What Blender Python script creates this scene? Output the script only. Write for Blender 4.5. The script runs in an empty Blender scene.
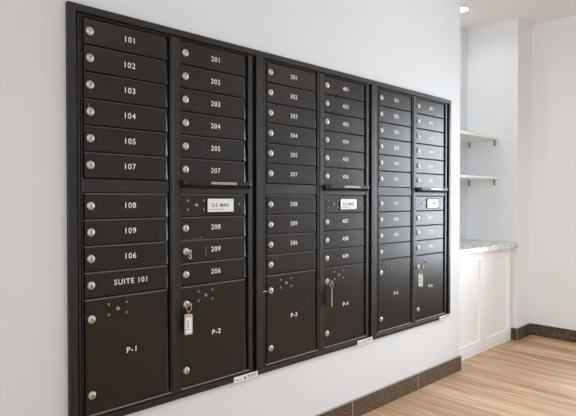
import bpy, bmesh, math, random
from mathutils import Vector, Matrix
random.seed(7)
S = bpy.context.scene
COL = S.collection

# ------------------------------------------------------------------ materials
def srgb(r, g, b):
    f = lambda c: (c/12.92 if c <= .04045 else ((c+.055)/1.055)**2.4)
    return (f(r/255), f(g/255), f(b/255), 1)

def mat(name, col, rough=.5, metal=0., spec=.5, coat=0.):
    m = bpy.data.materials.new(name); m.use_nodes = True
    b = m.node_tree.nodes['Principled BSDF']
    b.inputs['Base Color'].default_value = col
    b.inputs['Roughness'].default_value = rough
    b.inputs['Metallic'].default_value = metal
    b.inputs['Specular IOR Level'].default_value = spec
    b.inputs['Coat Weight'].default_value = coat
    return m

def nd(m, t, **kw):
    n = m.node_tree.nodes.new(t)
    for k, v in kw.items(): setattr(n, k, v)
    return n
def lk(m, a, b): m.node_tree.links.new(a, b)
def P(m): return m.node_tree.nodes['Principled BSDF']

def add_noise_bump(m, scale, strength, dist=.001, detail=2, stretch=None):
    tc = nd(m, 'ShaderNodeTexCoord'); no = nd(m, 'ShaderNodeTexNoise')
    no.inputs['Scale'].default_value = scale; no.inputs['Detail'].default_value = detail
    src = tc.outputs['Object']
    if stretch:
        mp = nd(m, 'ShaderNodeMapping'); mp.inputs['Scale'].default_value = stretch
        lk(m, src, mp.inputs['Vector']); src = mp.outputs['Vector']
    lk(m, src, no.inputs['Vector'])
    bp = nd(m, 'ShaderNodeBump'); bp.inputs['Strength'].default_value = strength
    bp.inputs['Distance'].default_value = dist
    lk(m, no.outputs['Fac'], bp.inputs['Height']); lk(m, bp.outputs['Normal'], P(m).inputs['Normal'])
    return no

def ramp(m, fac, stops):
    r = nd(m, 'ShaderNodeValToRGB')
    while len(r.color_ramp.elements) < len(stops): r.color_ramp.elements.new(.5)
    for e, (p, c) in zip(r.color_ramp.elements, stops): e.position = p; e.color = c
    lk(m, fac, r.inputs['Fac']); return r.outputs['Color']

M_wall = mat('wall_paint', (.715, .750, .785, 1), .6, spec=.3); add_noise_bump(M_wall, 320, .05)  # darkened copy of the same paint, standing in for weaker light
M_wall2 = mat('brightened_wall_paint', (.82, .835, .845, 1), .6, spec=.3); add_noise_bump(M_wall2, 320, .05)  # same paint lightened, standing in for stronger light on niche side and right wall
M_ceil = mat('ceiling_paint', (.90, .89, .88, 1), .8, spec=.2); add_noise_bump(M_ceil, 250, .05)
M_white = mat('white_laminate', (.90, .93, .965, 1), .35)
add_noise_bump(M_white, 60, .01)
M_shelf = mat('white_shelf_board', (.90, .90, .90, 1), .4); add_noise_bump(M_shelf, 60, .01)

M_mail = mat('bronze_powder_coat', (.0075, .0056, .0047, 1), .40, spec=.52)
no = add_noise_bump(M_mail, 190, .5, .0012, 2)
M_door = mat('bronze_powder_coat_door', (.0075, .0056, .0047, 1), .29, spec=.43)
add_noise_bump(M_door, 125, .6, .0012, 3)
M_edge_lit = mat('edge_painted_light', (.20, .18, .165, 1), .40, spec=.5); add_noise_bump(M_edge_lit, 200, .3)  # lighter tone paints in overhead light along door tops and lower frame edges
M_dark = mat('recess_shade_black', (.0035, .0032, .003, 1), .7, spec=.08)  # black tone stands in for the deep shade in the gaps
add_noise_bump(M_dark, 300, .1)
M_hood = mat('black_hood', (.003, .0028, .0026, 1), .42, spec=.35); add_noise_bump(M_hood, 300, .05)
M_lock = mat('satin_nickel', (.52, .51, .49, 1), .45, .85); add_noise_bump(M_lock, 400, .08)
M_key = mat('nickel_key', (.75, .74, .70, 1), .3, 1.); add_noise_bump(M_key, 300, .1)
M_slot = mat('keyway_dark', (.05, .045, .04, 1), .5)
add_noise_bump(M_slot, 200, .05)
M_brass = mat('brass', (.62, .43, .16, 1), .3, 1.); add_noise_bump(M_brass, 300, .1)
M_num = mat('white_numeral', (.84, .84, .83, 1), .5); add_noise_bump(M_num, 200, .02)
M_plate = mat('white_label', (.76, .79, .80, 1), .4); add_noise_bump(M_plate, 200, .03)
M_ink = mat('label_ink', (.03, .03, .035, 1), .6); add_noise_bump(M_ink, 200, .03)
M_grey = mat('pale_grey_strip', (.30, .32, .33, 1), .35, .3); add_noise_bump(M_grey, 200, .03)
M_tag = mat('clear_white_key_tag', (.46, .47, .46, 1), .25); add_noise_bump(M_tag, 150, .05)
M_paper = mat('tag_paper', (.82, .83, .84, 1), .6); add_noise_bump(M_paper, 150, .05)
M_bracket = mat('grey_bracket', (.36, .36, .37, 1), .4, .6); add_noise_bump(M_bracket, 200, .05)
M_trimmetal = mat('satin_edge_trim', (.50, .48, .45, 1), .45, .5); add_noise_bump(M_trimmetal, 200, .05)
M_frame = mat('dark_window_frame', (.05, .05, .05, 1), .4, .3); add_noise_bump(M_frame, 200, .05)
M_scuff = mat('bare_metal_scuff', (.45, .42, .40, 1), .5, .5); add_noise_bump(M_scuff, 500, .3)

# oak planks, running across (along y)
M_floor = mat('oak_planks', (.5, .36, .24, 1), .42, spec=.4)
def build_floor(m):
    tc = nd(m, 'ShaderNodeTexCoord')
    mp = nd(m, 'ShaderNodeMapping'); mp.inputs['Rotation'].default_value = (0, 0, math.pi/2)
    lk(m, tc.outputs['Object'], mp.inputs['Vector'])
    br = nd(m, 'ShaderNodeTexBrick')
    br.inputs['Color1'].default_value = (.30, .30, .30, 1); br.inputs['Color2'].default_value = (.70, .70, .70, 1)
    br.inputs['Mortar'].default_value = (.28, .28, .28, 1); br.inputs['Scale'].default_value = 1
    br.inputs['Mortar Size'].default_value = .0012; br.inputs['Mortar Smooth'].default_value = .1
    br.inputs['Brick Width'].default_value = 1.22; br.inputs['Row Height'].default_value = .155
    br.offset = .37; lk(m, mp.outputs['Vector'], br.inputs['Vector'])
    mp2 = nd(m, 'ShaderNodeMapping'); mp2.inputs['Scale'].default_value = (11, .9, 1)
    lk(m, tc.outputs['Object'], mp2.inputs['Vector'])
    n1 = nd(m, 'ShaderNodeTexNoise'); n1.inputs['Scale'].default_value = 1.6; n1.inputs['Detail'].default_value = 6
    n1.inputs['Roughness'].default_value = .6; n1.inputs['Distortion'].default_value = .6
    lk(m, mp2.outputs['Vector'], n1.inputs['Vector'])
    mix = nd(m, 'ShaderNodeMix'); mix.data_type = 'FLOAT'; mix.inputs['Factor'].default_value = .64
    lk(m, br.outputs['Color'], mix.inputs['A']); lk(m, n1.outputs['Fac'], mix.inputs['B'])
    c = ramp(m, mix.outputs['Result'], [(.30, srgb(150, 116, 84)), (.46, srgb(188, 155, 122)), (.58, srgb(214, 184, 151)), (.76, srgb(224, 199, 170))])
    lk(m, c, P(m).inputs['Base Color'])
    bp = nd(m, 'ShaderNodeBump'); bp.inputs['Strength'].default_value = .15; bp.inputs['Distance'].default_value = .001
    lk(m, n1.outputs['Fac'], bp.inputs['Height']); lk(m, bp.outputs['Normal'], P(m).inputs['Normal'])
build_floor(M_floor)

# dark woven-look tile baseboard
M_base = mat('dark_textured_tile', (.06, .045, .035, 1), .42)
def build_base(m):
    tc = nd(m, 'ShaderNodeTexCoord')
    mp = nd(m, 'ShaderNodeMapping'); mp.inputs['Scale'].default_value = (60, 60, 210)
    lk(m, tc.outputs['Object'], mp.inputs['Vector'])
    n = nd(m, 'ShaderNodeTexNoise'); n.inputs['Scale'].default_value = 1; n.inputs['Detail'].default_value = 3
    lk(m, mp.outputs['Vector'], n.inputs['Vector'])
    c = ramp(m, n.outputs['Fac'], [(.36, srgb(36, 26, 20)), (.50, srgb(72, 57, 45)), (.66, srgb(128, 109, 90))])
    lk(m, c, P(m).inputs['Base Color'])
    bp = nd(m, 'ShaderNodeBump'); bp.inputs['Strength'].default_value = .4; bp.inputs['Distance'].default_value = .002
    lk(m, n.outputs['Fac'], bp.inputs['Height']); lk(m, bp.outputs['Normal'], P(m).inputs['Normal'])
build_base(M_base)

# speckled pale granite
M_gran = mat('pale_granite', (.7, .7, .7, 1), .22)
def build_gran(m):
    tc = nd(m, 'ShaderNodeTexCoord')
    n = nd(m, 'ShaderNodeTexNoise'); n.inputs['Scale'].default_value = 38; n.inputs['Detail'].default_value = 5
    n.inputs['Roughness'].default_value = .65
    lk(m, tc.outputs['Object'], n.inputs['Vector'])
    v = nd(m, 'ShaderNodeTexVoronoi'); v.inputs['Scale'].default_value = 95
    lk(m, tc.outputs['Object'], v.inputs['Vector'])
    a = ramp(m, n.outputs['Fac'], [(.32, srgb(138, 132, 127)), (.43, srgb(200, 199, 197)), (.53, srgb(234, 234, 234)), (.7, srgb(246, 246, 246))])
    b = ramp(m, v.outputs['Distance'], [(.12, srgb(150, 148, 146)), (.32, srgb(255, 255, 255))])
    mx = nd(m, 'ShaderNodeMix'); mx.data_type = 'RGBA'; mx.blend_type = 'MULTIPLY'; mx.inputs['Factor'].default_value = .6
    lk(m, a, mx.inputs['A']); lk(m, b, mx.inputs['B'])
    lk(m, mx.outputs['Result'], P(m).inputs['Base Color'])
build_gran(M_gran)

M_lens = bpy.data.materials.new('lit_lamp_lens'); M_lens.use_nodes = True
P(M_lens).inputs['Emission Color'].default_value = (1, .95, .88, 1)
P(M_lens).inputs['Emission Strength'].default_value = 9

M_glass = bpy.data.materials.new('window_glass'); M_glass.use_nodes = True
def build_glass(m):
    t = m.node_tree; t.nodes.remove(P(m))
    out = t.nodes['Material Output']
    tr = nd(m, 'ShaderNodeBsdfTransparent'); gl = nd(m, 'ShaderNodeBsdfGlossy'); gl.inputs['Roughness'].default_value = .02
    fr = nd(m, 'ShaderNodeFresnel'); fr.inputs['IOR'].default_value = 1.45
    mx = nd(m, 'ShaderNodeMixShader')
    lk(m, fr.outputs[0], mx.inputs[0]); lk(m, tr.outputs[0], mx.inputs[1]); lk(m, gl.outputs[0], mx.inputs[2])
    lk(m, mx.outputs[0], out.inputs['Surface'])
build_glass(M_glass)

# ------------------------------------------------------------------ mesh helpers
class MB:
    """collects shapes into one mesh; faces carry a material slot"""
    def __init__(s): s.v = []; s.f = []; s.mi = []; s.sm = []
    def add(s, vs, fs, mi=0, smooth=False):
        o = len(s.v); s.v += [tuple(p) for p in vs]
        for f in fs: s.f.append([i+o for i in f]); s.mi.append(mi); s.sm.append(smooth)
        return s
    def box(s, x0, x1, y0, y1, z0, z1, mi=0):
        vs = [(x, y, z) for x in (x0, x1) for y in (y0, y1) for z in (z0, z1)]
        return s.add(vs, [(0,1,3,2),(4,6,7,5),(0,4,5,1),(2,3,7,6),(0,2,6,4),(1,5,7,3)], mi)
    def plate(s, x0, x1, z0, z1, yb, yf, bl=.0015, br=None, bt=None, bb=None, dy=None, mi=0, dyt=None, mit=None):
        """plate facing -y: back at yb, front at yf, chamfered all round"""
        br = bl if br is None else br; bt = bl if bt is None else bt; bb = bl if bb is None else bb
        dy = min(.0015, (yb-yf)*.6) if dy is None else dy
        ym = yf+dy; yt = yf+(dy if dyt is None else dyt); mit = mi if mit is None else mit
        a = [(x0,yb,z0),(x1,yb,z0),(x1,yb,z1),(x0,yb,z1)]
        b = [(x0,ym,z0),(x1,ym,z0),(x1,yt,z1),(x0,yt,z1)]
        c = [(x0+bl,yf,z0+bb),(x1-br,yf,z0+bb),(x1-br,yf,z1-bt),(x0+bl,yf,z1-bt)]
        fs = [(8,9,10,11),(3,2,1,0)]
        for i in range(4):
            j = (i+1) % 4
            fs += [(i,j,4+j,4+i),(4+i,4+j,8+j,8+i)]
        s.add(a+b+c, fs, mi)
        for k in (6, 7): s.mi[k-len(fs)] = mit
        return s
    def ring(s, x0, x1, z0, z1, wl, wr, wt, wb, yb, yf, cin=.003, cout=.0012, mi=0, mib=None):
        """rectangular frame facing -y with sloped edges"""
        def r(e, y, k):   # outer (k=0) / inner (k=1)
            if k == 0: return [(x0+e,y,z0+e),(x1-e,y,z0+e),(x1-e,y,z1-e),(x0+e,y,z1-e)]
            return [(x0+wl-e,y,z0+wb-e),(x1-wr+e,y,z0+wb-e),(x1-wr+e,y,z1-wt+e),(x0+wl-e,y,z1-wt+e)]
        loops = [r(0,yb,0), r(0,yf+cout,0), r(cout,yf,0), r(cin,yf,1), r(0,yf+min(cin,(yb-yf)*.7),1), r(0,yb,1)]
        vs = [p for l in loops for p in l]; fs = []
        for k in range(len(loops)):
            k2 = (k+1) % len(loops)
            for i in range(4):
                j = (i+1) % 4
                fs.append((k*4+i, k*4+j, k2*4+j, k2*4+i))
        s.add(vs, fs, mi)
        if mib is not None: s.mi[12-len(fs)] = mib
        return s
    def lathe(s, c, prof, n=28, axis='y', mi=0, smooth=True):
        """profile of (radius, offset) spun about an axis through c"""
        vs = []; fs = []
        for (r, h) in prof:
            for i in range(n):
                t = 2*math.pi*i/n; a, b = r*math.cos(t), r*math.sin(t)
                vs.append({'y': (c[0]+a, c[1]+h, c[2]+b), 'z': (c[0]+a, c[1]+b, c[2]+h), 'x': (c[0]+h, c[1]+a, c[2]+b)}[axis])
        for k in range(len(prof)-1):
            for i in range(n):
                j = (i+1) % n; fs.append((k*n+i, k*n+j, (k+1)*n+j, (k+1)*n+i))
        fs.append(list(range(n))); fs.append([(len(prof)-1)*n+i for i in range(n)])
        return s.add(vs, fs, mi, smooth)
    def tube(s, pts, r, n=8, closed=False, mi=0):
        pts = [Vector(p) for p in pts]; N = len(pts); vs = []; fs = []
        prev = None
        for i, p in enumerate(pts):
            a = pts[(i-1) % N] if (closed or i > 0) else p
            b = pts[(i+1) % N] if (closed or i < N-1) else p
            t = (b-a).normalized()
            if prev is None:
                u = t.cross(Vector((0, 0, 1)))
                if u.length < .1: u = t.cross(Vector((0, 1, 0)))
            else: u = prev-t*prev.dot(t)
            u.normalize(); prev = u; w = t.cross(u)
            for k in range(n):
                q = 2*math.pi*k/n; vs.append(p+u*r*math.cos(q)+w*r*math.sin(q))
        for i in range(N if closed else N-1):
            i2 = (i+1) % N
            for k in range(n):
                k2 = (k+1) % n; fs.append((i*n+k, i*n+k2, i2*n+k2, i2*n+k))
        if not closed: fs += [list(range(n))[::-1], [(N-1)*n+k for k in range(n)]]
        return s.add(vs, fs, mi, True)
    def prism(s, outline, y0, y1, mi=0, b=0.):
        """x,z outline extruded along y"""
        n = len(outline)
        vs = [(x, y0, z) for x, z in outline]+[(x, y1, z) for x, z in outline]
        fs = [list(range(n)), list(range(2*n-1, n-1, -1))]+[(i, n+i, n+(i+1) % n, (i+1) % n) for i in range(n)]
        return s.add(vs, fs, mi)
    def mesh(s, name, mats):
        me = bpy.data.meshes.new(name); me.from_pydata(s.v, [], s.f)
        for m in (mats if isinstance(mats, (list, tuple)) else [mats]): me.materials.append(m)
        for p, mi, sm in zip(me.polygons, s.mi, s.sm): p.material_index = mi; p.use_smooth = sm
        bm = bmesh.new(); bm.from_mesh(me); bmesh.ops.recalc_face_normals(bm, faces=bm.faces); bm.to_mesh(me); bm.free()
        me.update(); return me

def link(name, me, parent=None, loc=(0, 0, 0)):
    o = bpy.data.objects.new(name, me); COL.objects.link(o); o.location = loc
    if parent: o.parent = parent
    return o
def empty(name, loc): return link(name, None, None, loc)
def tag(o, label=None, cat=None, group=None, kind=None):
    for k, v in (('label', label), ('category', cat), ('group', group), ('kind', kind)):
        if v: o[k] = v
    return o
def struct(name, mb, mats, parent=None):
    o = link(name, mb.mesh(name, mats), parent)
    if not parent: o['kind'] = 'structure'
    return o

def text_geo(body, cap, sx=1., bold=0., depth=.0004, space=1.):
    """lettering facing -y, centred on the origin, capitals 'cap' tall"""
    cu = bpy.data.curves.new('lettering', 'FONT'); cu.body = body; cu.size = cap/.70
    cu.align_x = 'CENTER'; cu.align_y = 'CENTER'; cu.extrude = depth/2; cu.offset = bold; cu.resolution_u = 3; cu.space_character = space
    o = bpy.data.objects.new('lettering', cu); COL.objects.link(o)
    dg = bpy.context.evaluated_depsgraph_get(); dg.update()
    me = bpy.data.meshes.new_from_object(o.evaluated_get(dg))
    vs = [(v.co.x*sx, -v.co.z, v.co.y) for v in me.vertices]; fs = [list(p.vertices) for p in me.polygons]
    bpy.data.objects.remove(o); bpy.data.curves.remove(cu); bpy.data.meshes.remove(me)
    if vs:   # centre the ink exactly
        cx = (min(v[0] for v in vs)+max(v[0] for v in vs))/2; cz = (min(v[2] for v in vs)+max(v[2] for v in vs))/2
        vs = [(a-cx, b, c-cz) for a, b, c in vs]
    return vs, fs

# ------------------------------------------------------------------ dimensions
WALL = .012            # face of the mailbox wall
X_END = 2.530          # where that wall ends
PX0, PX1 = 3.53, 3.80  # pier beyond the niche, then the right wall
PY = .055              # front of the pier
NB = .476              # back of the niche
CEIL = 2.543
XL, YB = -2.6, -4.6    # unseen sides of the room

# ------------------------------------------------------------------ the room
struct('floor', MB().box(XL-.2, PX1+.2, YB-.2, .8, -.1, 0), M_floor)
struct('ceiling', MB().box(XL-.2, PX1+.2, YB-.2, .8, CEIL, CEIL+.1), M_ceil)
struct('wall_left', MB().box(XL-.2, X_END, WALL, .8, 0, CEIL), M_wall)
struct('wall_niche_back', MB().box(X_END, PX0, NB, .8, 0, CEIL), M_wall)
struct('wall_niche_side', MB().box(PX0, PX1, PY, .8, 0, CEIL), M_wall2)

def wall_with_holes(axis, pos, thick, a0, a1, holes):
    """wall across 'axis' at pos, spanning a0..a1, with openings (b0,b1,z0,z1) left in it"""
    mb = MB()
    def blk(u0, u1, z0, z1):
        if u1-u0 < 1e-4 or z1-z0 < 1e-4: return
        p0, p1 = min(pos, pos+thick), max(pos, pos+thick)
        if axis == 'x': mb.box(p0, p1, u0, u1, z0, z1)
        else: mb.box(u0, u1, p0, p1, z0, z1)
    cur = a0
    for (b0, b1, z0, z1) in sorted(holes):
        blk(cur, b0, 0, CEIL); blk(b0, b1, 0, z0); blk(b0, b1, z1, CEIL); cur = b1
    blk(cur, a1, 0, CEIL)
    return mb
R_HOLE = (-1.50, -.40, .46, 1.98)
struct('wall_right', wall_with_holes('x', PX1, .2, YB, .8, [R_HOLE]), M_wall2)
B_FILL_HOLES = [(-1.9, -1.2, .3, 2.35)]  # unseen opening added for frontal fill and a glint on the stiles
struct('wall_rear', wall_with_holes('y', YB, -.2, XL, PX1, B_FILL_HOLES), M_wall)
L_FILL_HOLE = (-4.0, -2.2, .5, 2.40)  # unseen opening added to throw fill light on the right wall
struct('wall_far_left', wall_with_holes('x', XL, -.2, YB, WALL, [L_FILL_HOLE]), M_wall)

def window(n, axis, pos, h):
    b0, b1, z0, z1 = h
    def bar(mb, u0, u1, w0, w1):
        if axis == 'x': mb.box(pos, pos+.06, u0, u1, w0, w1)
        else: mb.box(u0, u1, pos-.06, pos, w0, w1)
    t = .05; mb = MB()
    bar(mb, b0, b1, z0, z0+t); bar(mb, b0, b1, z1-t, z1); bar(mb, b0, b0+t, z0, z1); bar(mb, b1-t, b1, z0, z1)
    bar(mb, (b0+b1)/2-.02, (b0+b1)/2+.02, z0+t, z1-t)
    fr = struct('window_%d' % n, mb, M_frame)  # 1 is the right-wall window, the others frame added unseen fill openings
    g = MB()
    if axis == 'x': g.box(pos+.028, pos+.034, b0+t, b1-t, z0+t, z1-t)
    else: g.box(b0+t, b1-t, pos-.034, pos-.028, z0+t, z1-t)
    struct('window_or_fill_pane', g, M_glass, fr)
window(1, 'x', PX1+.10, R_HOLE)
window(2, 'x', XL-.16, L_FILL_HOLE)
for i, h in enumerate(B_FILL_HOLES): window(i+3, 'y', YB-.10, h)

# baseboards: dark tile with a slim metal cap, joints every 604 mm
BH, BT = .094, .011
def tiles(cuts, place):
    mb = MB(); g = .0016
    for a, b in zip(cuts[:-1], cuts[1:]): place(mb, a+g/2, b-g/2)
    return mb
cuts = [XL]+[2.026-.604*k for k in range(7, -1, -1)]+[X_END+BT]
mb = tiles(cuts, lambda m, a, b: m.box(a, b, WALL-BT, WALL, 0, BH, 0))
mb.box(X_END, X_END+BT, WALL, .090, 0, BH, 0)
for c in cuts[1:-1]: mb.box(c-.0020, c+.0020, WALL-BT-.0004, WALL, 0, BH, 1)
mb.box(XL, X_END+BT+.001, WALL-BT-.001, WALL, BH, BH+.003, 1)
struct('baseboard_left', mb, [M_base, M_trimmetal])
mb = MB()
mb.box(PX0-BT, PX1-BT, PY-BT, PY, 0, BH, 0); mb.box(PX0-BT, PX0, PY-BT, .092, 0, BH, 0)
mb.box(PX0-BT-.0015, PX0-BT+.0025, PY-BT-.0015, PY-BT+.0025, 0, BH, 1)
struct('baseboard_niche', mb, [M_base, M_trimmetal])
struct('baseboard_right', MB().box(PX1-BT, PX1, YB, PY, 0, BH), M_base)

# ------------------------------------------------------------------ mailboxes
TOP, PITCH = 1.697, .0861
Z_GAP_T = TOP-6*PITCH           # bottom of the sixth door
Z_LOW_T = 1.134                 # top of the lower rows
Z_P_T = Z_LOW_T-4*PITCH         # top of the parcel door
Z_P_B = .411
Z0, Z1 = .376, 1.7326
Y_REC, Y_DB, Y_D = .0045, .0045, -.0035     # recess plate, door back, door front
Y_TRIM = -.0075

text_cache = {}
def numeral(body, cap=.0190, sx=1.02, bold=.00025, space=1.14):
    if body not in text_cache:
        mb = MB(); vs, fs = text_geo(body, cap, sx, bold, .0004, space); mb.add(vs, fs)
        text_cache[body] = mb.mesh('number', M_num)
    return text_cache[body]

def lock_mesh(r=.0128):
    mb = MB()
    mb.lathe((0, 0, 0), [(r*1.06, .0), (r*1.06, -.0022), (r*.98, -.0046), (r*.80, -.0060), (r*.74, -.0056), (r*.70, -.0066), (r*.3, -.0070)], 28)
    mb.box(-.0010, .0010, -.0074, -.0060, -.0052, .0052, 1)
    mb.box(-.0019, .0019, -.00735, -.0060, .0012, .0036, 1)
    return mb.mesh('lock', [M_lock, M_slot])
LOCK = lock_mesh()
def screw_mesh(r):
    mb = MB(); mb.lathe((0, 0, 0), [(r, 0), (r, -.0010), (r*.6, -.0020)], 10); mb.box(-r*.6, r*.6, -.0022, -.0018, -.0005, .0005, 1)
    return mb.mesh('screw', [M_bracket, M_slot])
SCREW = screw_mesh(.0042)
def arrow_mesh(m):
    mb = MB(); mb.lathe((0, 0, 0), [(.0062, 0), (.0062, -.003), (.0045, -.0045), (.002, -.0046)], 16)
    mb.box(-.0008, .0008, -.0052, -.0040, -.003, .003, 1)
    return mb.mesh('arrow_lock', [m, M_slot])
ARROW = arrow_mesh(M_brass); ARROW_S = arrow_mesh(M_bracket)
DW = .3085
def door_mesh(w, h):
    return MB().plate(0, w, 0, h, Y_DB, Y_D, .0012, .0090, .0040, .0012, .0034, 0, .0072, 1).mesh('door', [M_door, M_edge_lit])
DOOR = {}
def get_door(w, h):
    k = (round(w, 4), round(h, 4))
    if k not in DOOR: DOOR[k] = door_mesh(*k)
    return DOOR[k]

def add_lock(parent, x, z):   # location is relative to the door's corner
    return link('lock', LOCK, parent, (x, Y_D, z))

def small_door(root, x, z0, w, text):
    xn = (.2105 if x < .2 else .568)-x
    h = PITCH-.0030
    d = link('door', get_door(w, h), root, (x, 0, z0+.0015))
    add_lock(d, .0205, h/2)
    if text:
        n = link('number', numeral(text, .0180 if text.startswith('S') else .0190), d, (xn, Y_D-.0003, h/2+.001))
        d['label'] = 'narrow mailbox door lettered ' + text
    else: d['label'] = 'narrow mailbox door without a number'
    return d

def parcel_door(root, x, w, text):
    cxl = .162-x if x < .2 else .519-x
    h = Z_P_T-Z_P_B-.004
    d = link('parcel_door', get_door(w, h), root, (x, 0, Z_P_B+.001))
    zb = Z_P_B+.001
    add_lock(d, .0215, .722-zb); add_lock(d, .0215, .474-zb)
    link('arrow_lock', ARROW if text == 'P-1' else ARROW_S, d, (cxl, Y_D, .745-zb))
    for sx in (-1, 1):
        for sz in (-1, 1): link('screw', SCREW, d, (cxl+.032*sx, Y_D, .745+.0175*sz-zb))
    link('number', numeral(text, .0185, 1.15, .0004, 1.1), d, ((.2115 if x < .2 else .570)-x, Y_D-.0003, .597-zb))
    d['label'] = 'tall parcel door lettered ' + text
    return d

def mail_plate_mesh():
    mb = MB()
    mb.plate(-.064, .064, -.0265, .0265, 0, -.0030, .002)
    vs, fs = text_geo('U.S. MAIL', .0145, .92, .0003, .0004, 1.1)
    mb.add([(a-.002, b-.0032, c+.001) for a, b, c in vs], fs, 1)
    x = -.056
    while x < .016:
        w = random.uniform(.003, .008); mb.box(x, min(x+w, .018), -.0034, -.0026, -.0165, -.0142, 1); x += w+.0016
    return mb.mesh('mail_plate', [M_plate, M_ink])
PLATE = mail_plate_mesh()
def plate_frame_mesh():
    return MB().ring(-.068, .068, -.0305, .0305, .0045, .0045, .0045, .0045, 0, -.0042, .001, .001).mesh('plate_frame', M_hood)
PFRAME = plate_frame_mesh()

def hood_mesh(x0, x1):
    """outgoing-mail lip: shallow shelf with rounded front corners, sloping under"""
    mb = MB(); D = .032; R = .026; tp = []; n = 8
    tp.append((x0, 0))
    for i in range(n+1):
        a = math.pi/2*i/n; tp.append((x0+R-R*math.cos(a), -(D-R)-R*math.sin(a)))
    for i in range(n+1):
        a = math.pi/2*i/n; tp.append((x1-R+R*math.sin(a), -(D-R)-R*math.cos(a)))
    tp.append((x1, 0)); N = len(tp)
    yb = .002
    top = [(x, yb+y, .0275) for x, y in tp]
    mid = [(x, yb+y, .0120) for x, y in tp]
    bot = [(x0+(x-x0)*.97+.004, yb+y*.62, .0) for x, y in tp]
    fs = [list(range(N)), list(range(3*N-1, 2*N-1, -1))]
    for k in (0, 1):
        for i in range(N):
            j = (i+1) % N; fs.append((k*N+i, (k+1)*N+i, (k+1)*N+j, k*N+j))
    return mb.add(top+mid+bot, fs).mesh('outgoing_slot_hood', M_hood)
HOOD = hood_mesh(0, .338)
def strip_mesh():
    mb = MB(); pts = [(-.062, -.0050), (.062, -.0050), (.062, .0010), (.057, .0050), (-.062, .0050)]
    return mb.prism(pts, -.0012, 0).mesh('grey_strip', M_grey)
STRIP = strip_mesh()

def rating_label_mesh():
    mb = MB(); mb.plate(0, .124, 0, .0235, 0, -.0035, .0006)
    y0, y1 = -.0041, -.0034
    mb.box(.010, .022, y0, y1, .0085, .0105, 1); mb.box(.012, .014, y0, y1, .006, .013, 1); mb.box(.026, .036, y0, y1, .0085, .0105, 1); mb.box(.031, .033, y0, y1, .0065, .0125, 1)
    mb.box(.050, .058, y0, y1, .006, .0155, 1); mb.box(.053, .062, y0, y1, .0105, .0130, 1)
    mb.box(.070, .076, y0, y1, .0125, .0195, 1); mb.box(.071, .073, y0, y1, .005, .010, 1)
    for r, z in enumerate((.0165, .0125, .0085)):
        x = .082
        while x < .112:
            w = random.uniform(.003, .007); mb.box(x, min(x+w, .116), y0, y1, z, z+.0017, 1); x += w+.0018
    return mb.mesh('rating_label', [M_plate, M_ink])
RATING = rating_label_mesh()

def mailbox_unit(x, width, numsA, numsB, pA, pB, label):
    r = empty('mailbox_unit', (x, 0, 0)); tag(r, label, 'mailbox', 'wall mailbox units set side by side')
    # outer trim, inner liner, back plate
    link('trim_frame', MB().ring(0, width, Z0, Z1, .027, width-.7765, .024, .021, WALL, Y_TRIM, .003).mesh('trim_frame', M_mail), r)
    link('liner', MB().ring(.0305, .7565, Z0+.0225, Z1-.027, .009, .0045, .006, .004, WALL, -.0030, .002).mesh('liner', M_mail), r)
    link('shade_back_panel', MB().box(.010, width-.010, .0065, WALL-.0005, Z0+.015, Z1-.015).mesh('shade_back_panel', M_dark), r)
    # column A
    A0, A1 = .0405, .3700
    link('column_frame', MB().ring(A0, A1, Z_P_B-.011, TOP+.0075, .0065, .0030, .0055, .009, .0065, -.0042, .0036, mib=1).mesh('column_frame', [M_mail, M_edge_lit]), r)
    xa = .0495
    for k, t in enumerate(numsA[:6]): small_door(r, xa, TOP-(k+1)*PITCH, DW, t)
    link('filler_panel', MB().plate(xa-.004, .3615, Z_LOW_T+.001, Z_GAP_T-.001, .0045, -.0005, .001).mesh('filler_panel', M_mail), r)
    for k, t in enumerate(numsA[6:10]): small_door(r, xa, Z_LOW_T-(k+1)*PITCH, DW, t)
    parcel_door(r, xa, DW, pA)
    # stile between the columns with a few screw heads
    link('centre_stile', MB().plate(.3750, .4085, Z_P_B-.011, TOP+.0075, .0065, -.0040, .0085, .0015, .0015, .0015, .0037).mesh('centre_stile', M_mail), r)
    # column B
    B0, B1 = .4085, .7515
    link('column_frame', MB().ring(B0, B1, Z_P_B-.011, TOP+.0075, .0025, .0165, .0055, .009, .0065, -.0042, .0036, mib=1).mesh('column_frame', [M_mail, M_edge_lit]), r)
    xb = .4095; wb = .3110
    for k, t in enumerate(numsB[:6]): small_door(r, xb, TOP-(k+1)*PITCH, wb, t)
    h = link('outgoing_slot_hood', HOOD, r, (.4055, 0, Z_GAP_T-.0255))
    link('slot_strip', STRIP, h, (.1850, -.0300, .0195))['label'] = 'pale grey strip on the hood'
    link('filler_panel', MB().plate(.414, .742, Z_LOW_T+.001, Z_GAP_T-.001, .0045, -.0005, .001).mesh('filler_panel', M_mail), r)
    hh = PITCH-.003; z = Z_LOW_T-PITCH+.0015
    p = link('outgoing_mail_panel', get_door(wb, hh), r, (xb, 0, z))
    link('plate_frame', PFRAME, p, (.591-xb, Y_D, 1.0895-z))
    link('mail_plate', PLATE, p, (.591-xb, Y_D, 1.0895-z))['label'] = 'white plate reading U.S. MAIL'
    link('arrow_lock', ARROW, p, (.476-xb, Y_D, 1.091-z))
    for sx in (-1, 1):
        for sz in (-1, 1): link('screw', SCREW, p, (.476+.036*sx-xb, Y_D, 1.091+.017*sz-z))
    link('screw', SCREW, p, (.684-xb, Y_D, 1.0935-z))
    for k, t in enumerate(numsB[6:9]): small_door(r, xb, Z_LOW_T-(k+2)*PITCH, wb, t)
    parcel_door(r, xb, wb, pB)
    link('rating_label', RATING, r, (width-.133, Y_TRIM, Z0-.0035))['label'] = 'white rating label along the bottom trim'
    return r

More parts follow.
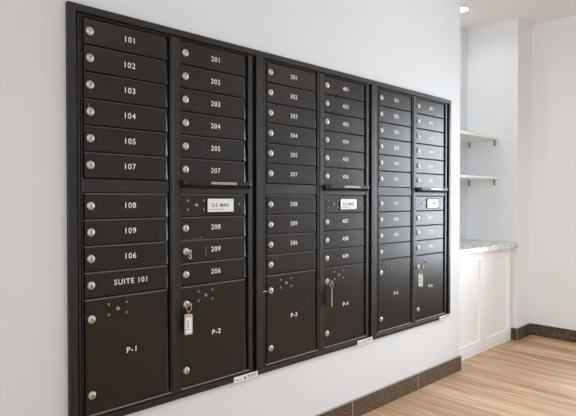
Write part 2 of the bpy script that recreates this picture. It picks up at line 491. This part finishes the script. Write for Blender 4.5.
U = .7915
units = [
    mailbox_unit(.0045, U-.0065, ['101','102','103','104','105','107','108','109','106','SUITE 101'],
                 ['201','202','203','204','205','207','208','209','206'], 'P-1', 'P-2',
                 'dark bronze mailbox unit with doors 101 and 201, leftmost on the white wall'),
    mailbox_unit(U-.002, U, ['301','302','303','304','305','307','308','309','306',''],
                 ['401','402','403','404','405','406','407','408','409'], 'P-3', 'P-4',
                 'dark bronze mailbox unit with doors 301 and 401, middle one of the wall row'),
    mailbox_unit(2*U-.002, U+.008, ['501','502','503','504','505','506','507','508','509',''],
                 ['601','602','603','604','605','606','607','608','609'], 'P-5', 'P-6',
                 'dark bronze mailbox unit with doors 501 and 601, beside the shelf niche'),
]
# worn spots on the first unit around door 209, and the catch beside P-3
def scuff(root, pts, r=.0009):
    mb = MB()
    for a, b in pts: mb.tube([a, b], r, 5)
    o = link('scuff_mark', mb.mesh('scuff_mark', M_scuff), root); o['label'] = 'worn bare metal scratch'
ys = Y_D-.0004
zq = Z_LOW_T-2*PITCH
scuff(units[0], [((.428, ys, zq+.0015), (.440, ys, zq+.0012))])
scuff(units[0], [((.457, ys, zq+.001), (.484, ys, zq+.003))])
scuff(units[0], [((.492, ys, zq+.008), (.506, ys, zq+.003))])
scuff(units[0], [((.0665, ys, 1.401), (.0650, ys, 1.421))])
scuff(units[0], [((.521, ys, zq-.028), (.521, ys, zq-.068))], .0007)
mb = MB(); mb.box(0, .020, -.0028, 0, -.0022, .0022); 
o = link('latch_pin', mb.mesh('latch_pin', M_lock), units[1], (.0275, -.003, .722)); o['label'] = 'small bright latch pin'

# ------------------------------------------------------------------ keys
def ring_pts(c, r, tilt, n=22):
    out = []
    for i in range(n):
        a = 2*math.pi*i/n; p = Vector((r*math.cos(a), 0, r*math.sin(a)))
        p.rotate(Matrix.Rotation(tilt, 3, 'Z')); out.append(Vector(c)+p)
    return out
def key_mesh(bow_only=False):
    """a flat key seen bow-out, blade in the lock; bow plane is vertical (y,z)"""
    mb = MB(); n = 20; R = .0092; t = .0011
    cy = -.0190
    ov = [(cy+R*math.cos(2*math.pi*i/n), R*1.05*math.sin(2*math.pi*i/n)) for i in range(n)]
    hv = [(cy-.004+.0030*math.cos(2*math.pi*i/n), .0030*math.sin(2*math.pi*i/n)) for i in range(n)]
    vs = []
    for x in (-t, t):
        vs += [(x, a, b) for a, b in ov]; vs += [(x, a, b) for a, b in hv]
    fs = []
    for i in range(n):
        j = (i+1) % n
        fs += [(i, j, n+j, n+i), (2*n+i, 2*n+j, 3*n+j, 3*n+i), (i, j, 2*n+j, 2*n+i), (n+i, n+j, 3*n+j, 3*n+i)]
    mb.add(vs, fs)
    mb.box(-t*.8, t*.8, -.0110, -.0005, -.0034, .0034)
    return mb.mesh('key', M_key)
KEY = key_mesh()
def key_ring(x, z, label, rot, tag_rot, ring_m, tag_len=.078, tag_w=.030, dx=.004, py=-.019, paper=True):
    r = empty('key_ring', (x, Y_D-.0070, z)); tag(r, label, 'keys', 'keys on rings hanging from parcel locks')
    k = link('key', KEY, r); k.rotation_euler = (0, rot, 0)
    R = .0125
    c = (dx*.5, py, -.0115)
    g = link('ring', MB().tube(ring_pts(c, R, tag_rot+.5), .0011, 6, True).mesh('ring', ring_m), r)
    c2 = (dx*.8, py, -.0115-R-.004)
    link('ring_link', MB().tube([(c2[0]+.0038*math.cos(a)*math.cos(tag_rot+1.2), c2[1]+.0038*math.cos(a)*math.sin(tag_rot+1.2), c2[2]+.0055*math.sin(a)) for a in [2*math.pi*i/14 for i in range(14)]], .0008, 6, True).mesh('ring_link', ring_m), r)
    t = empty_tag = None
    mb = MB(); w = tag_w/2; L = tag_len; th = .0022; ol = []
    for cx, cz, a0 in ((w-.005, -L+.005, -90), (w-.005, -.005, 0), (-w+.005, -.005, 90), (-w+.005, -L+.005, 180)):
        for q in range(5):
            a = math.radians(a0+q*22.5); ol.append((cx+.005*math.cos(a), cz+.005*math.sin(a)))
    mb.prism(ol, -th, th, 0)
    tg = link('key_tag', mb.mesh('key_tag', M_tag), r, (c2[0], c2[1], c2[2]-.004)); tg.rotation_euler = (0, 0, tag_rot)
    if paper:
        pm = MB(); pm.plate(-w+.004, w-.004, -L+.006, -.012, -th+.0002, -th-.0005, .0004)
        x0 = -w+.007
        for zz in (-.026, -.034, -.042, -.050, -.058):
            pm.box(x0, x0+random.uniform(.007, .014), -th-.0009, -th-.0004, zz, zz+.0022, 1)
        p = link('paper_insert', pm.mesh('paper_insert', [M_paper, M_ink]), tg)
    return r
xlB = .4115+.0215
key_ring(.0045+xlB, .722, 'brass key ring with a broad white tag hanging from the P-2 lock', .05, -.25, M_brass, .076, .031, -.010, -.018)
key_ring(U-.002+xlB, .722, 'key ring with a slim tag seen edge-on, hanging from the P-4 lock', .3, .83, M_key, .085, .024, .006, -.018)
key_ring(2*U-.002+xlB, .722, 'key ring with a rounded grey tag hanging from the P-6 lock', .2, -.9, M_brass, .080, .028, -.016, -.018)
k = link('key', KEY, None, (xlB+.0035, Y_D-.0070, Z_LOW_T-2.5*PITCH)); k.rotation_euler = (0, .15, 0)
tag(k, 'small nickel key left in the lock of door 209', 'key')
link('ring', MB().tube(ring_pts((.003, -.020, -.0165), .0085, .4), .0011, 6, True).mesh('ring', M_key), k)

# ------------------------------------------------------------------ niche: shelves, counter, base cabinet
YS = .195
def shelf(z0, label):
    r = empty('wall_shelf', ((X_END+PX0)/2, YS, z0)); tag(r, label, 'shelf', 'white shelves in the niche')
    w = (PX0-X_END)/2-.001
    mb = MB(); mb.box(-w, w, 0, NB-YS-.001, 0, .019)
    o = link('board', mb.mesh('board', M_shelf), r)
    bv = o.modifiers.new('edge', 'BEVEL'); bv.width = .0015; bv.segments = 2
    for yy in (.045, NB-YS-.022):
        b = MB(); b.box(w-.004, w, yy-.008, yy+.008, -.045, -.0002); b.box(w-.016, w-.004, yy-.007, yy+.007, -.004, -.0002)
        b.lathe((w-.004, yy, -.028), [(.004, 0), (.003, -.003)], 10, 'x')
        link('bracket', b.mesh('bracket', M_bracket), r)
    return r
shelf(1.593, 'white shelf board, upper of the two in the niche beside the mailboxes')
shelf(1.275, 'white shelf board, lower of the two, above the granite counter')

CT = .778
ct = MB(); ct.box(X_END+.001, PX0-.001, .043, NB-.001, CT-.040, CT)
o = link('countertop', ct.mesh('countertop', M_gran)); bv = o.modifiers.new('edge', 'BEVEL'); bv.width = .006; bv.segments = 3
tag(o, 'speckled pale granite countertop on the white niche cabinet', 'countertop')

cab = empty('base_cabinet', (0, 0, 0)); tag(cab, 'white base cabinet with two panelled doors under the granite counter', 'cabinet')
CX0, CX1, CY = X_END+BT+.002, PX0-BT-.003, .092
link('body', MB().box(CX0, CX1, CY+.019, NB-.002, .0, CT-.0405).mesh('body', M_white), cab)
link('base_rail', MB().plate(CX0, CX1, .0, .030, CY+.019, CY+.002, .001).mesh('base_rail', M_white), cab)
def shaker(x0, x1, z0, z1):
    mb = MB(); s = .058
    mb.ring(x0, x1, z0, z1, s, s, s, s, CY+.0188, CY, .0025, .0012)
    mb.box(x0+s-.004, x1-s+.004, CY+.009, CY+.0188, z0+s-.004, z1-s+.004)
    return link('door', mb.mesh('cabinet_door', M_white), cab)
shaker(CX0+.004, 3.0445, .034, CT-.047); shaker(3.0475, CX1-.004, .034, CT-.047)

# ------------------------------------------------------------------ lamps, added fill and daylight
def downlight(x, y, label=None):
    r = empty('recessed_downlight', (x, y, CEIL)); tag(r, label, 'ceiling light')
    link('trim_ring', MB().lathe((0, 0, 0), [(.057, 0), (.057, -.002), (.052, -.004), (.046, -.003), (.044, 0)], 36, 'z').mesh('trim_ring', M_white), r)
    link('lens', MB().lathe((0, 0, 0), [(.0455, -.001), (.0455, -.0032), (.034, -.0042), (.01, -.0044)], 36, 'z').mesh('lens', M_lens), r)
    return r
downlight(3.057, .281, 'round lit recessed downlight in the ceiling above the niche')
def lamp(x, y, e):
    l = bpy.data.lights.new('downlight_or_fill', 'AREA'); l.shape = 'DISK'; l.size = .11; l.energy = e; l.color = (1, .98, .96); l.spread = math.radians(150)
    o = bpy.data.objects.new('downlight_or_fill', l); COL.objects.link(o); o.location = (x, y, CEIL-.012)
lamp(3.057, .281, .8)
for x in (-1.2, .9, 2.9):
    for y in (-1.9, -3.4): lamp(x, y, 10 if x > 2 else 2)  # unseen fill lamps added without fixtures, stronger near the niche
def portal(loc, rot, sx, sy):
    l = bpy.data.lights.new('window_portal', 'AREA'); l.shape = 'RECTANGLE'; l.size = sx; l.size_y = sy; l.cycles.is_portal = True
    o = bpy.data.objects.new('window_portal', l); COL.objects.link(o); o.location = loc; o.rotation_euler = rot
h = R_HOLE
portal((PX1+.19, (h[0]+h[1])/2, (h[2]+h[3])/2), (math.pi/2, 0, math.pi/2), h[1]-h[0], h[3]-h[2])
h = L_FILL_HOLE
portal((XL-.19, (h[0]+h[1])/2, (h[2]+h[3])/2), (math.pi/2, 0, -math.pi/2), h[1]-h[0], h[3]-h[2])
for h in B_FILL_HOLES:
    portal(((h[0]+h[1])/2, YB-.19, (h[2]+h[3])/2), (math.pi/2, 0, 0), h[1]-h[0], h[3]-h[2])

W = bpy.data.worlds.new('World'); S.world = W; W.use_nodes = True
bg = W.node_tree.nodes['Background']
bg.inputs['Color'].default_value = (.85, .93, 1.0, 1); bg.inputs['Strength'].default_value = 9.0

# ------------------------------------------------------------------ camera
cam = bpy.data.cameras.new('Camera'); co = bpy.data.objects.new('Camera', cam); COL.objects.link(co)
cam.sensor_width = 36; cam.lens = 526/576*36; cam.clip_start = .05
co.location = (-.648, -1.673, 1.110)
co.rotation_euler = (math.pi/2-math.atan(8/526), 0, -math.atan2(.6945, .7195))
S.camera = co
S.cycles.max_bounces = 10; S.cycles.diffuse_bounces = 6; S.cycles.caustics_reflective = False; S.cycles.caustics_refractive = False
S.view_settings.view_transform = 'Standard'; S.view_settings.look = 'None'
S.view_settings.gamma = 1; S.view_settings.use_curve_mapping = False
S.view_settings.exposure = .58
